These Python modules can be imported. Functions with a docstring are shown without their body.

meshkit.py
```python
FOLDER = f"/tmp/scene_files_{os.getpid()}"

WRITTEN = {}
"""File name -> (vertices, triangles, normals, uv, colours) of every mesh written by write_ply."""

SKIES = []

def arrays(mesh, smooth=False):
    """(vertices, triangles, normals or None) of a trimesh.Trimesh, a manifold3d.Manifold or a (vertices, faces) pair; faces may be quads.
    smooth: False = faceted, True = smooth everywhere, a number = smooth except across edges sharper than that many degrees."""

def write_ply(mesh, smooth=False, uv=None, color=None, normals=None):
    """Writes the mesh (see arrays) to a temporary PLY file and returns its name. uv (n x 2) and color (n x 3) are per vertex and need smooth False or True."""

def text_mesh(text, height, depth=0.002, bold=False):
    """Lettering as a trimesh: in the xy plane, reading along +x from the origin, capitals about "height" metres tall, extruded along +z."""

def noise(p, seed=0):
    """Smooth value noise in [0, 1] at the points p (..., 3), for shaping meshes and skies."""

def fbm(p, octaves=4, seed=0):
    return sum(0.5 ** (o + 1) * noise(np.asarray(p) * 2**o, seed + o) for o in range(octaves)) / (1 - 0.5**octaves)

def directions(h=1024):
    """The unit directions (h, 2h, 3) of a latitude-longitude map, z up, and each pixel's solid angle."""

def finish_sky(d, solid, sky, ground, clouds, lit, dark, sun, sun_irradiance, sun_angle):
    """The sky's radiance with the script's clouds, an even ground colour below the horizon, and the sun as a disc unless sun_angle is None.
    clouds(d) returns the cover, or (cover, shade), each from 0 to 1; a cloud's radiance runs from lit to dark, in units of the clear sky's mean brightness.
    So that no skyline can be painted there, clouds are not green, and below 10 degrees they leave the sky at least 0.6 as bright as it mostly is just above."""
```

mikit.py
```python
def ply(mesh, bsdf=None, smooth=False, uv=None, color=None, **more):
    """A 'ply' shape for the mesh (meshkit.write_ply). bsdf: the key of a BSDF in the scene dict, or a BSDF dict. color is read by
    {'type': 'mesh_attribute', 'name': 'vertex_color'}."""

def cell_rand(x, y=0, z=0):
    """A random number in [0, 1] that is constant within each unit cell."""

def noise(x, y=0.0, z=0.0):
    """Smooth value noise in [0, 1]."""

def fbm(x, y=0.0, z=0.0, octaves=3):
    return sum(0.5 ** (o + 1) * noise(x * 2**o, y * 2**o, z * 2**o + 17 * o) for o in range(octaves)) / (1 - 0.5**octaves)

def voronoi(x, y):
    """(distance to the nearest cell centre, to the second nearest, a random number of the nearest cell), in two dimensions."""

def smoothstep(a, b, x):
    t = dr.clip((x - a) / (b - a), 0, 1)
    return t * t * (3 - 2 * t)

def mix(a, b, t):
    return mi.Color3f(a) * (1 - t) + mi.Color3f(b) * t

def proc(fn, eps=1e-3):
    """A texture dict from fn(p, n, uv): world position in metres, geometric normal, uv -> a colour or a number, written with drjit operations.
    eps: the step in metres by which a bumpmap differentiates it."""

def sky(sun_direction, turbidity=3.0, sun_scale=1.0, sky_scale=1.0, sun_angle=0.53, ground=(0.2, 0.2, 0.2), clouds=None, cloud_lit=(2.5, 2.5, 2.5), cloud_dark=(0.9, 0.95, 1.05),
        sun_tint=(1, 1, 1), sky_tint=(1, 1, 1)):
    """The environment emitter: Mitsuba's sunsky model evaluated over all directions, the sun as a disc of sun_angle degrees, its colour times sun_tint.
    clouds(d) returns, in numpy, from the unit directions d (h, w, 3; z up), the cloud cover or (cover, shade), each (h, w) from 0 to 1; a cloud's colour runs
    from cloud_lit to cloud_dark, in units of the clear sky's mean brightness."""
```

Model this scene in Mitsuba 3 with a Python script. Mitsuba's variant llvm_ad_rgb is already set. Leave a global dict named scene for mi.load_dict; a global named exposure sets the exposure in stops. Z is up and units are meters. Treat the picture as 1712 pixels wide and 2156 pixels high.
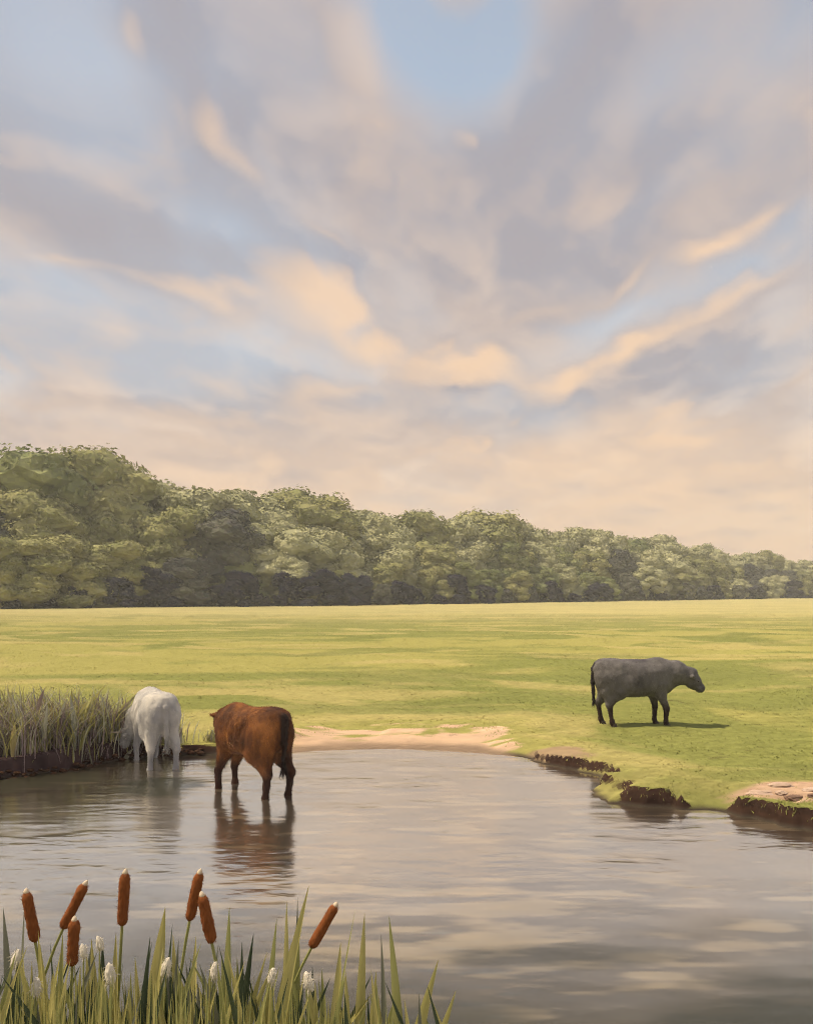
import math
import numpy as np, trimesh, shapely
from scipy.spatial import cKDTree
from scipy.interpolate import RegularGridInterpolator
import drjit as dr
import mitsuba as mi
import mikit, meshkit
from mikit import proc, mix, smoothstep

T = mi.ScalarTransform4f
scene, labels = {'type': 'scene'}, {}
# ------------------------------------------------------------------ camera, sky, exposure
CAM_Z, HORIZON = 2.9, 1242.0          # eye height above the pond
exposure = 2.2
scene['camera'] = {
    'type': 'perspective', 'fov': 49.99, 'fov_axis': 'x', 'near_clip': 0.1, 'far_clip': 5000.0,
    'principal_point_offset_y': (1078.0 - HORIZON) / 2156.0,
    'to_world': T().look_at(origin=[0, 0, CAM_Z], target=[0, 10, CAM_Z], up=[0, 0, 1]),
}
SUN = np.array([-0.66, 0.02, 1.12])

# cloud banks: azimuth (deg, right of north), elevation (deg), half-widths (deg), tilt (deg, up to the right), strength
BLUE_GAPS = [(1.6, 33.5, 3.6, 2.6, -20, .85), (4.4, 31.5, 3.2, 2.6, 30, .70), (-23.5, 31, 4.0, 4.5, -30, .50), (-20, 26.6, 3.6, 2.0, -28, .42), (-22, 17.4, 7, 2.4, -6, .44),
             (-14, 15.8, 6, 2.0, -12, .32), (-9.5, 15.6, 3.5, 1.3, -24, .40), (23, 31, 5, 3, 25, .42), (13.2, 16.6, 4.6, 1.1, 30, .66), (21.5, 19.4, 4.2, 1.3, 24, .55),
             (-24.6, 11.8, 2.0, .9, 0, .45), (15, 29.5, 4.5, 1.6, 36, .30), (-16, 13.4, 6, 1.1, 0, .28), (8.0, 10.9, 4.0, .8, -4, .38), (16, 24.5, 4, 1.0, 30, .22), (24.5, 22.2, 2.4, 1.0, 5, .35), (-12.5, 22.8, 3.5, .9, -26, .30)]
PALE_BANKS = [(2.2, 34.5, 5.5, 4.2, 0, .70), (-1.5, 30.5, 2.2, 1.4, -30, .5), (6.5, 29, 1.2, 2.4, 0, .45), (-22.5, 30, 3.0, 2.5, -30, .40), (14, 17, 3, .6, 30, .4), (-23, 19.6, 2.6, .5, 0, .5), (17, 28.6, 3, 1, 34, .4)]
PEACH_BANKS = [(-7.0, 18.2, 2.9, 1.3, -14, .85), (-5.0, 17.2, 3.0, 1.7, -36, .90), (-2.4, 14.6, 3.2, .9, -20, .70), (3.0, 14.4, 4.4, .95, -4, .88), (4.6, 13.2, 3.0, .6, 0, .7), (10.2, 12.9, 2.0, .75, 20, .98), (14.4, 14.6, 4.6, .75, 25, .85),
               (20, 17.0, 3.2, .8, 22, .62), (-14.6, 18.8, 3.8, .55, -18, .66), (-12, 18.0, 1.8, .4, -14, .5), (-4.2, 22.2, 2.8, .42, -28, .55), (-12.6, 27.3, 1.2, 1.0, -40, .50), (-10.6, 25.6, 2.6, .6, -22, .46), (-18.6, 31.1, .9, .8, -20, .55),
               (18.6, 20.7, 1.7, .5, 14, .85), (20.4, 22.0, 1.6, .4, 24, .6), (3.8, 27.4, .8, .40, -32, .50), (-.6, 28.6, 1.2, .4, -4, .52), (-6.2, 12.2, 3.2, .55, 0, .62), (-14, 11.4, 4.5, .6, -6, .50), (22.6, 18.4, 2.0, .5, 10, .4),
               (24.5, 25, .9, 4, 0, .45), (8.4, 17.2, 3.6, .6, 20, .40), (13.5, 19.2, 2.4, .35, 34, .45), (-3.0, 31.4, 2.2, .8, -30, .35), (-21.5, 19.8, 1.6, .3, 4, .55), (17, 10.6, 3.5, .7, 4, .6), (9, 8.6, 8, 1.1, 3, .7), (20, 7.0, 7, 1.2, 2, .7), (-8, 8.8, 7, .9, 0, .5), (18, 9.3, 4, .6, 8, .7)]
DARK_BANKS = [(-24, 24.6, 4.2, 1.8, -18, .95), (-19, 22.0, 4.2, 1.3, -26, .85), (-15.4, 32.6, 2.8, 1.8, -20, .90), (-11, 29, 4, 1.6, -34, .50), (8.6, 29.2, 4.6, 1.5, 42, .80), (12, 30.6, 4.0, 1.2, 40, .55), (5.6, 24.4, 4.4, 1.8, 20, .75), (15.5, 26.6, 3.4, 1.4, 12, .60),
              (20.0, 13.8, 4.6, 1.0, 14, .80), (15.0, 12.2, 3.4, .8, 10, .62), (3.4, 12.5, 1.4, .42, 0, .85), (8.6, 11.0, 3.4, .7, 2, .60), (-13.4, 20.6, 4.2, .9, -24, .60), (-8.6, 22.8, 4.2, 1.6, -24, .60), (-.6, 20.6, 4, 1.2, -10, .55), (7.4, 20.8, 4.0, 1.2, 16, .55), (-2, 25.5, 4, 1.4, -14, .45), (12.5, 22.6, 4, 1.2, 24, .45), (-18, 15.6, 7, 2.0, -6, .42), (-12, 13.2, 5, 1.0, -6, .45), (-20, 11.6, 5, .8, 0, .30), (11, 19.5, 3.5, 1.0, 24, .4)]


def sst_(a, b, x):
    t = np.clip((x - a) / (b - a), 0, 1)
    return t * t * (3 - 2 * t)


def clouds(d):
    x, y, z = d[..., 0], d[..., 1], np.maximum(d[..., 2], 0)
    az, el = np.degrees(np.arctan2(x, y)), np.degrees(np.arcsin(z))
    c, s = math.cos(math.radians(5)), math.sin(math.radians(5))
    zz = z + 0.12
    along, across = (x * s + y * c) / zz, (x * c - y * s) / zz      # streets of cloud running away over the wood
    N = lambda fa, fl, o, seed, w=0.: meshkit.fbm(np.stack([across * fa + seed * 1.7 + w, along * fl + seed * .9 + w, 0 * x + seed], -1), o, seed)
    w1, w2 = N(3, 1.1, 4, 4) - .5, N(3, 1.1, 4, 9) - .5
    big, mid = N(1.7, 1.0, 4, 21, w1 * 1.3), N(4.4, 3.6, 5, 33, w2 * 2.2)
    wisp = N(11, 7.5, 4, 63, w1 * 4.5)
    az2, el2 = az + w1 * 6.5 + (mid - .5) * 3.5, el + w2 * 3.6 + (mid - .5) * 1.6 + (wisp - .5) * .9

    def field(banks, ragged=1.5):
        out = 0 * x
        for a, e, sa, se, tilt, k in banks:
            t = math.radians(tilt)
            u, v = (az2 - a) * math.cos(t) + (el2 - e) * math.sin(t), -(az2 - a) * math.sin(t) + (el2 - e) * math.cos(t)
            q = np.sqrt((u / sa) ** 2 + (v / se) ** 2) + ragged * (mid - .5) + ragged * .75 * (wisp - .5)
            out = 1 - (1 - out) * (1 - k * np.clip((2.15 - q) / 2.0, 0, 1) ** 1.3)
        return out

    glow = np.exp(-(np.maximum(el - 1, 0) / 9.2) ** 2.2)
    lit, dark, pale = field(PEACH_BANKS), field(DARK_BANKS), field(PALE_BANKS)
    blue = np.clip(.17 + .85 * np.clip((big - .50) * 2.0, 0, 1) + (wisp - .5) * .22, 0, 1) * (1 - .85 * glow) + field(BLUE_GAPS) * (1 - .55 * glow)
    blue = np.clip(blue * (1 - .80 * lit) * (1 - .35 * dark), 0, .86) * (.66 + .34 * sst_(26, 31, el))
    peach = .24 + .84 * glow * (.78 + .7 * (mid - .3)) + ((mid - .5) * .72 + (wisp - .5) * .42) * (1 - .45 * glow)
    peach = np.clip(np.maximum(np.maximum(peach, pale + .3 * (wisp - .5)), 1.15 * lit + (wisp - .5) * .25) - .55 * dark, 0, 1)
    return 1 - blue, 1 - peach


scene['sky'] = mikit.sky(SUN, turbidity=3.0, sun_scale=0.68, sky_scale=1.32, sun_angle=1.6, ground=(.2, .19, .12), clouds=clouds,
                         cloud_lit=(1.47, 1.035, .71), cloud_dark=(.655, .60, .645), sun_tint=(1.0, .95, .83), sky_tint=(1.62, 1.20, .88))
scene['air'] = {'type': 'homogeneous', 'albedo': {'type': 'rgb', 'value': [.84, .90, .97]}, 'sigma_t': .0008}
scene['camera']['medium'] = {'type': 'ref', 'id': 'air'}


# ------------------------------------------------------------------ helpers
def numbered(key):
    if key not in USED:
        USED.add(key)
        return key
    k = 1
    while f'{key}_{k:03d}' in USED:
        k += 1
    USED.add(f'{key}_{k:03d}')
    return f'{key}_{k:03d}'


USED = set()


def add(name, shape, parent=None):
    key = numbered(f'{parent}__{name}' if parent else name)
    scene[key] = shape
    return key


def thing(name, label, cat, group=None):
    key = numbered(name)
    tag(key, label, cat, group)
    return key


def tag(key, label=None, cat=None, group=None, kind=None):
    labels[key] = {k: v for k, v in (('label', label), ('category', cat), ('group', group), ('kind', kind)) if v}


def tube(path, radii, sides=8, caps=True):
    p = np.asarray(path, float)
    r = np.broadcast_to(radii, (len(p),))
    t = np.gradient(p, axis=0)
    t /= np.linalg.norm(t, axis=1, keepdims=True) + 1e-12
    ref = np.array([0.31, .95, .05])
    a = np.cross(t, ref); a /= np.linalg.norm(a, axis=1, keepdims=True)
    b = np.cross(t, a)
    ang = np.arange(sides) * 2 * np.pi / sides
    v = p[:, None] + r[:, None, None] * (np.cos(ang)[None, :, None] * a[:, None] + np.sin(ang)[None, :, None] * b[:, None])
    i, j = np.meshgrid(np.arange(len(p) - 1), np.arange(sides), indexing='ij')
    q = np.stack([i * sides + j, i * sides + (j + 1) % sides, (i + 1) * sides + (j + 1) % sides, (i + 1) * sides + j], -1).reshape(-1, 4)
    f = np.vstack([q[:, [0, 1, 2]], q[:, [0, 2, 3]]])
    v = v.reshape(-1, 3)
    if caps:
        n = len(v)
        v = np.vstack([v, p[0], p[-1]])
        k = np.arange(sides)
        f = np.vstack([f, np.stack([(k + 1) % sides, k, 0 * k + n], 1), np.stack([n - 1 - sides + 1 + k, n - sides + (k + 1) % sides, 0 * k + n + 1], 1)])
    return trimesh.Trimesh(v, f, process=False)


def blade(path, widths, side, curl=.25):
    """A leaf: a ribbon with a sunken mid rib along a path; side = the direction across it."""
    p, w = np.asarray(path, float), np.asarray(widths, float)
    t = np.gradient(p, axis=0); t /= np.linalg.norm(t, axis=1, keepdims=True) + 1e-12
    s = np.asarray(side, float) - (t @ np.asarray(side, float))[:, None] * t
    s /= np.linalg.norm(s, axis=1, keepdims=True) + 1e-12
    n = np.cross(t, s)
    v = np.stack([p - s * w[:, None] / 2, p + n * w[:, None] * curl, p + s * w[:, None] / 2], 1).reshape(-1, 3)
    i = np.arange(len(p) - 1) * 3
    q = np.vstack([np.stack([i + a, i + a + 1, i + a + 4, i + a + 3], 1) for a in (0, 1)])
    return v, np.vstack([q[:, [0, 1, 2]], q[:, [0, 2, 3]]])


def join(parts):
    vs, fs, n = [], [], 0
    for v, f in parts:
        vs.append(v); fs.append(np.asarray(f) + n); n += len(v)
    return np.vstack(vs), np.vstack(fs)


def bezier(a, b, c, n=9):
    t = np.linspace(0, 1, n)[:, None]
    return (1 - t) ** 2 * np.asarray(a) + 2 * t * (1 - t) * np.asarray(b) + t ** 2 * np.asarray(c)


def rgb(c):
    return {'type': 'rgb', 'value': list(map(float, c))}


def mat(name, color, rough=.8, spec=.25, two=True, **more):
    b = {'type': 'principled', 'base_color': color if isinstance(color, dict) else rgb(color), 'roughness': rough, 'specular': spec, **more}
    scene[name] = {'type': 'twosided', 'bsdf': b} if two else b
    return name


def leafmat(name, fn_or_rgb, trans=.5, rough=.6):
    scene[name] = {'type': 'principledthin', 'base_color': fn_or_rgb if isinstance(fn_or_rgb, dict) else rgb(fn_or_rgb), 'roughness': rough, 'diff_trans': trans, 'eta': 1.4, 'spec_trans': 0.0}
    return name


# ------------------------------------------------------------------ the land: a pond, its banks and the pasture
SHORE = [(-6.9, 13.2), (-6.2, 13.4), (-5.75, 13.75), (-5.35, 14.15), (-5.0, 14.75), (-4.75, 15.15), (-4.2, 15.3), (-3.6, 15.3), (-3.05, 15.25), (-2.45, 15.4), (-1.95, 15.55),
         (-1.2, 15.75), (-.5, 15.85), (.3, 15.75), (1.05, 15.55), (1.75, 15.2), (2.2, 14.75), (2.55, 14.2), (2.86, 13.75), (2.98, 13.4), (2.92, 13.05), (2.72, 12.75), (2.60, 12.45), (2.60, 12.15), (2.70, 11.93),
         (3.05, 11.72), (3.6, 11.5), (4.05, 11.38), (4.3, 11.05), (4.55, 10.75), (4.95, 10.45), (5.7, 10.1), (6.8, 9.5), (7.8, 8.2), (8.2, 6.0), (7.6, 3.5), (6.0, 1.9),
         (3.5, 1.5), (1.0, 1.7), (-1.5, 1.9), (-4.0, 1.6), (-6.5, 2.2), (-8.4, 4.5), (-9.2, 8.0), (-8.6, 11.2), (-7.8, 12.7)]
p = np.array(SHORE)
for _ in range(2):
    q = np.roll(p, -1, 0)
    p = np.stack([.75 * p + .25 * q, .25 * p + .75 * q], 1).reshape(-1, 2)
ring = shapely.LinearRing(p)
s_ = np.arange(0, ring.length, .03)
pts = shapely.get_coordinates(shapely.line_interpolate_point(ring, s_))
nrm = np.roll(pts, -1, 0) - np.roll(pts, 1, 0)
nrm = np.stack([nrm[:, 1], -nrm[:, 0]], 1) / np.linalg.norm(nrm, axis=1, keepdims=True)
P3 = np.stack([pts[:, 0], pts[:, 1], 0 * s_], 1)
rough_edge = (meshkit.fbm(P3 * 2.2, 3, 5) - .5) * .34 + (meshkit.fbm(P3 * 8, 2, 6) - .5) * .09
beachy = np.exp(-((pts[:, 0] + .2) / 2.1) ** 4) * (pts[:, 1] > 12)
pts = pts + nrm * (rough_edge * (1 - .6 * beachy))[:, None]
POND, TREE = shapely.Polygon(pts), cKDTree(pts)


def shore_distance(x, y):
    d = TREE.query(np.stack([x.ravel(), y.ravel()], 1))[0].reshape(x.shape)
    return np.where(shapely.contains_xy(POND, x, y), -d, d)


def sst(a, b, x):
    t = np.clip((x - a) / (b - a), 0, 1)
    return t * t * (3 - 2 * t)


def beach(x, y):
    return np.exp(-((x + .25) / 2.0) ** 4) * sst(12.5, 14, y)


def wood_edge(x):
    return np.interp(x, [-170, -110, -75, -59, 0, 140, 200], [92, 108, 120, 128, 165, 300, 350])


def ground_z(x, y):
    x, y = np.asarray(x, float), np.asarray(y, float)
    sd = shore_distance(x, y)
    b = beach(x, y)
    P = np.stack([x, y, 0 * x], -1)
    slump = sst(.39, .64, meshkit.fbm(P * .9 + 7, 3, 91))
    w = .09 + .75 * slump * (x > -3) + 1.9 * b
    top = .21 - .05 * slump * sst(1.2, .2, sd) - .10 * sst(2.9, 1.9, x) * sst(1.2, .1, sd) * (x > 0) + .12 * sst(-4.3, -5.2, x) * sst(.9, .2, np.abs(sd)) + .10 * (meshkit.fbm(P * .35, 3, 2) - .5) + .07 * (meshkit.fbm(P * 1.7, 3, 3) - .5) * sst(0, .5, sd) + .06 * sst(12, 9.5, y) * sst(2, 5, x)
    land = top * sst(-.02, 1, sd / w) + .05 * b * 0
    bed = -np.clip(.07 + .34 * -sd, 0, 1.1) + .0
    bed = np.where(b > .3, -np.clip(.16 * -sd, 0, 1.1), bed)
    z = np.where(sd > 0, land, bed)
    z = z + 1.0 * sst(1.4, -1.0, y) * (sd > 0)                         # the near bank on which one stands
    far = np.hypot(x, y)
    z = z + sst(20, 60, far) * .25 * (meshkit.fbm(P * .05, 3, 8) - .5)
    return z + 9 * sst(12, 130, y - wood_edge(x)) * sst(-40, 130, y)


def axis(lo, hi, a, b, fine):
    """coordinates lo..hi, spaced 'fine' between a and b and ever wider outside"""
    mid = list(np.arange(a, b + fine / 2, fine))
    for end, sgn in ((hi, 1), (lo, -1)):
        x, st = (mid[-1] if sgn > 0 else mid[0]), fine
        out = []
        while (end - x) * sgn > 0:
            st *= 1.09
            x += sgn * st
            out.append(x)
        mid = mid + out if sgn > 0 else out[::-1] + mid
    return np.array(mid)


gx, gy = axis(-430, 430, -8.0, 7.4, .06), axis(-75, 520, 9.4, 16.4, .045)
GX, GY = np.meshgrid(gx, gy, indexing='ij')
GZ = ground_z(GX, GY)
i, j = np.meshgrid(np.arange(len(gx) - 1), np.arange(len(gy) - 1), indexing='ij')
k = i * len(gy) + j
quads = np.stack([k, k + len(gy), k + len(gy) + 1, k + 1], -1).reshape(-1, 4)
gv = np.stack([GX, GY, GZ], -1).reshape(-1, 3)
SD = shore_distance(GX, GY)
zi = RegularGridInterpolator((gx, gy), GZ, bounds_error=False, fill_value=.3)


def gz(x, y):
    return zi(np.stack([np.asarray(x, float), np.asarray(y, float)], -1))


def meadow_color(p):
    x, y = p.x, p.y
    warp = mikit.fbm(x * .12, y * .12, 9., 3) * 3
    broad = mikit.fbm(x * .07 + 3 + warp, y * .17 + warp * .4, 0., 3)
    streak = mikit.fbm(x * .22 + warp, y * .42 + 7 + warp, 1., 4)
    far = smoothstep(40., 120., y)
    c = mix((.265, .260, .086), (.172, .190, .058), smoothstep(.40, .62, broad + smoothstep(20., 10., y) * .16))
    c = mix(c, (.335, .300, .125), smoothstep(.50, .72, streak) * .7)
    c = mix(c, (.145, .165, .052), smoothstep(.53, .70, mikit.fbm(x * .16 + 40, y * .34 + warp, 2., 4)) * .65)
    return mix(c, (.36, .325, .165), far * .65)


def ground_color(p, n, uv):
    x, y, z = p.x, p.y, p.z
    c = meadow_color(p) * (.85 + .3 * mikit.fbm(x * 9, y * 9, 0., 3))
    soil = mix((.018, .012, .011), (.060, .034, .024), mikit.fbm(x * 4, y * 4, z * 14, 3))
    sand = mix((.56, .41, .28), (.44, .33, .24), mikit.fbm(x * 1.3, y * 5, 0., 4))
    wob = (mikit.fbm(x * 1.1, y * 3.2, 5., 4) - .5)
    beach_edge = dr.square((x + .2) / 2.05) + dr.square((y - 15.6) / 2.0)
    c = mix(c, sand, smoothstep(1.15, .72, beach_edge + wob * 2.6) * smoothstep(12., 13.5, y))
    rim = dr.square((x - 2.1) / 1.0) + dr.square((y - 14.6) / .75)
    c = mix(c, mix(sand, soil, .5), smoothstep(1.2, .5, rim + wob * 1.7) * .85)
    bare = dr.square((x - 5.6) / 1.35) + dr.square((y - 11.65) / .55)
    c = mix(c, mix((.48, .36, .26), (.26, .17, .12), mikit.fbm(x * 3, y * 6, 0., 3)), smoothstep(1.2, .6, bare + wob * 1.6))
    shaded_litter = mix((.028, .024, .018), (.05, .045, .026), mikit.fbm(x * .6, y * .6, 0., 3))  # leaf litter, its colour darkened to stand for shade under the trees
    c = mix(c, shaded_litter, smoothstep(-7., 0., y - dr.maximum(.627 * x, .964 * x) - 165.))
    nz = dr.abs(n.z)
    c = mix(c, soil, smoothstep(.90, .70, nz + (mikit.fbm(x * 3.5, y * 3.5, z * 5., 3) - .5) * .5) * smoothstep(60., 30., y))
    mud = mix((.035, .024, .026), (.085, .055, .055), mikit.fbm(x * 3, y * 5, 0., 3))
    c = mix(c, mud, smoothstep(-4.3, -4.9, x + wob * .8) * smoothstep(15.9, 15.2, y + wob * .8) * smoothstep(12.4, 13.2, y))
    wet = smoothstep(.09, .02, z) * smoothstep(1.2, .9, mi.Float(0))
    return mix(c, mix((.06, .05, .04), (.20, .15, .11), smoothstep(1.2, .8, beach_edge)), smoothstep(.055, .0, z))


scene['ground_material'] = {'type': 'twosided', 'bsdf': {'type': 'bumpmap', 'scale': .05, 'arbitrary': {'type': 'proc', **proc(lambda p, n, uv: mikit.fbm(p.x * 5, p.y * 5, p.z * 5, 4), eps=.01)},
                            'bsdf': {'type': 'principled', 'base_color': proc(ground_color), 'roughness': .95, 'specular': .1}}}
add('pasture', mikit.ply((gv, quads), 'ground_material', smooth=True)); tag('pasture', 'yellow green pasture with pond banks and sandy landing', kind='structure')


# pond water: murky, deeper and darker off the near bank
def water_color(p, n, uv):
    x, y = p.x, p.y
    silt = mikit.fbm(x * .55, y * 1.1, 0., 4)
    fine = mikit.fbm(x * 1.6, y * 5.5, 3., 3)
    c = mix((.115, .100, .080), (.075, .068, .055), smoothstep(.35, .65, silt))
    c = mix(c, (.34, .29, .20), smoothstep(.50, .68, fine * .6 + silt * .4) * .85)  # pale silt dabs, painting sky glints into the water colour
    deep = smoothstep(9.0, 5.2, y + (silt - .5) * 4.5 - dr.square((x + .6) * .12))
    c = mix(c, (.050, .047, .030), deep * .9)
    c = mix(c, (.030, .034, .024), dark_reflections(x, y))
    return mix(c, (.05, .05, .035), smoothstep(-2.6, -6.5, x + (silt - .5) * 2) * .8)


def dark_reflections(x, y):
    """cover of the dark reflections painted into the water colour and mirror weight: under the left bank, by the white cow, and off the near right bank"""
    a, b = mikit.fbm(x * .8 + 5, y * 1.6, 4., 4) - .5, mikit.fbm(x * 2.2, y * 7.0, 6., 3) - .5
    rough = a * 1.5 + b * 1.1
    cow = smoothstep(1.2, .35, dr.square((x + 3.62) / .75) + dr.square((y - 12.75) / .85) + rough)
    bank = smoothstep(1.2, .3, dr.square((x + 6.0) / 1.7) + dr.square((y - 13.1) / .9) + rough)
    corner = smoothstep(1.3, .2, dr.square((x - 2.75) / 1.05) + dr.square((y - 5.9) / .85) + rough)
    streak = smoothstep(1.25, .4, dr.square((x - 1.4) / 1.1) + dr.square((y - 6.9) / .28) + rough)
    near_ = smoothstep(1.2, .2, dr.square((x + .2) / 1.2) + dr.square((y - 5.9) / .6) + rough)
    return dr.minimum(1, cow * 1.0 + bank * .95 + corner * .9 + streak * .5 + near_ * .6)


LEGS = [(-2.44, 12.62), (-2.62, 12.95), (-1.95, 12.15), (-1.80, 12.45), (-4.55, 14.80), (-4.25, 15.02), (-4.05, 14.02), (-3.75, 14.15)]      # the wading cows


def ripple(p, n, uv):
    x, y = p.x, p.y
    a = mikit.fbm(x * 1.1, y * 2.6, 0., 3)
    b = mikit.fbm(x * 3.4 + 11, y * 9.0, 2., 3)
    h = a * .013 + b * .0046 * (.35 + 1.5 * smoothstep(.45, .65, mikit.fbm(x * .55 + 3, y * 1.3, 7., 3)))
    for lx, ly in LEGS:
        d = dr.sqrt(dr.square(x - lx) + dr.square(y - ly))
        h += .0011 * dr.sin(d * 42) * dr.exp(-d * 3.4)
    return h


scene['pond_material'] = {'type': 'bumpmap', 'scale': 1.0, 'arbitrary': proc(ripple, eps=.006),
                          'bsdf': {'type': 'blendbsdf', 'weight': proc(lambda p, n, uv: .72 * (1 - .88 * dark_reflections(p.x, p.y)) * smoothstep(5.2, 9.4, p.y + (mikit.fbm(p.x * .7, p.y * 3., 8., 3) - .5) * 2.)), 'murk': {'type': 'roughplastic', 'diffuse_reflectance': proc(water_color), 'int_ior': 1.45, 'alpha': .03, 'distribution': 'ggx', 'nonlinear': False},
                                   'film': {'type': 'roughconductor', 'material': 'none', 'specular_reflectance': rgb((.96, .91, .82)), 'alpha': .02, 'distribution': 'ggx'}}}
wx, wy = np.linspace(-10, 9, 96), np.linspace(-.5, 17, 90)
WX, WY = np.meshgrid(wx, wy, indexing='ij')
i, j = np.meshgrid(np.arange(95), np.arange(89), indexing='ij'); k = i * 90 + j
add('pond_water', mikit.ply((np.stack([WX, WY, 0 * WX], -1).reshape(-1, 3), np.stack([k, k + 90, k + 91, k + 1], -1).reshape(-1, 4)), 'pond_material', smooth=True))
tag('pond_water', 'still murky pond reflecting a cloudy evening sky', kind='structure')

# ------------------------------------------------------------------ grass of the pasture
rng = np.random.default_rng(11)


def grass_mesh(n, ymin, ymax, h, w, power, keep=None, seed=0):
    r = np.random.default_rng(seed)
    u = r.random(n)
    y = (ymin ** (2 - power) + u * (ymax ** (2 - power) - ymin ** (2 - power))) ** (1 / (2 - power))
    x = (r.random(n) * 2 - 1) * (y * .5 + 1.2)
    z = gz(x, y)
    sd = shore_distance(x, y)
    P = np.stack([x, y, 0 * x], -1)
    wob = meshkit.fbm(P * np.array([1.1, 3.2, 1]), 3, 44) - .5
    sand = (((x + .2) / 2.05) ** 2 + ((y - 15.6) / 2.0) ** 2 + wob * 2.6 < .75 + .3 * r.random(n)) & (y > 12.5)
    bare = ((x - 5.6) / 1.3) ** 2 + ((y - 11.65) / .5) ** 2 + wob * 1.4 < .9
    ok = (z > .06 + .05 * r.random(n)) & (sd > .02) & ~sand & ~(bare & (r.random(n) < .93)) & ~((x < -4.5) & (y < 15.6) & (r.random(n) < .93)) & (((x - 2.1) / .9) ** 2 + ((y - 14.6) / .7) ** 2 + wob * 1.5 > .8)
    x, y, z, sd = x[ok], y[ok], z[ok], sd[ok]
    n = len(x)
    clump = meshkit.fbm(np.stack([x * 1.3, y * 1.3, 0 * x], -1), 3, 12)
    hh = h * (.45 + .9 * r.random(n)) * (.5 + clump) * (1 + .6 * np.exp(-sd / .12)) * (1 + y / 60)
    ww = w * (.6 + .8 * r.random(n)) * (1 + y / 28)
    a = r.random(n) * 6.283
    s = np.stack([np.cos(a), np.sin(a), 0 * a], 1) * ww[:, None] / 2
    lean = np.stack([r.normal(0, .38, n), r.normal(0, .38, n), np.ones(n)], 1) * hh[:, None]
    b = np.stack([x, y, z - .015], 1)
    m = b + lean * np.array([.35, .35, .6])
    v = np.stack([b - s, b + s, m + s * .7, m - s * .7, b + lean], 1).reshape(-1, 3)
    k = np.arange(n)[:, None] * 5
    f = np.concatenate([k + [0, 1, 2], k + [0, 2, 3], k + [3, 2, 4]], 0)
    return v, f


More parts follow.
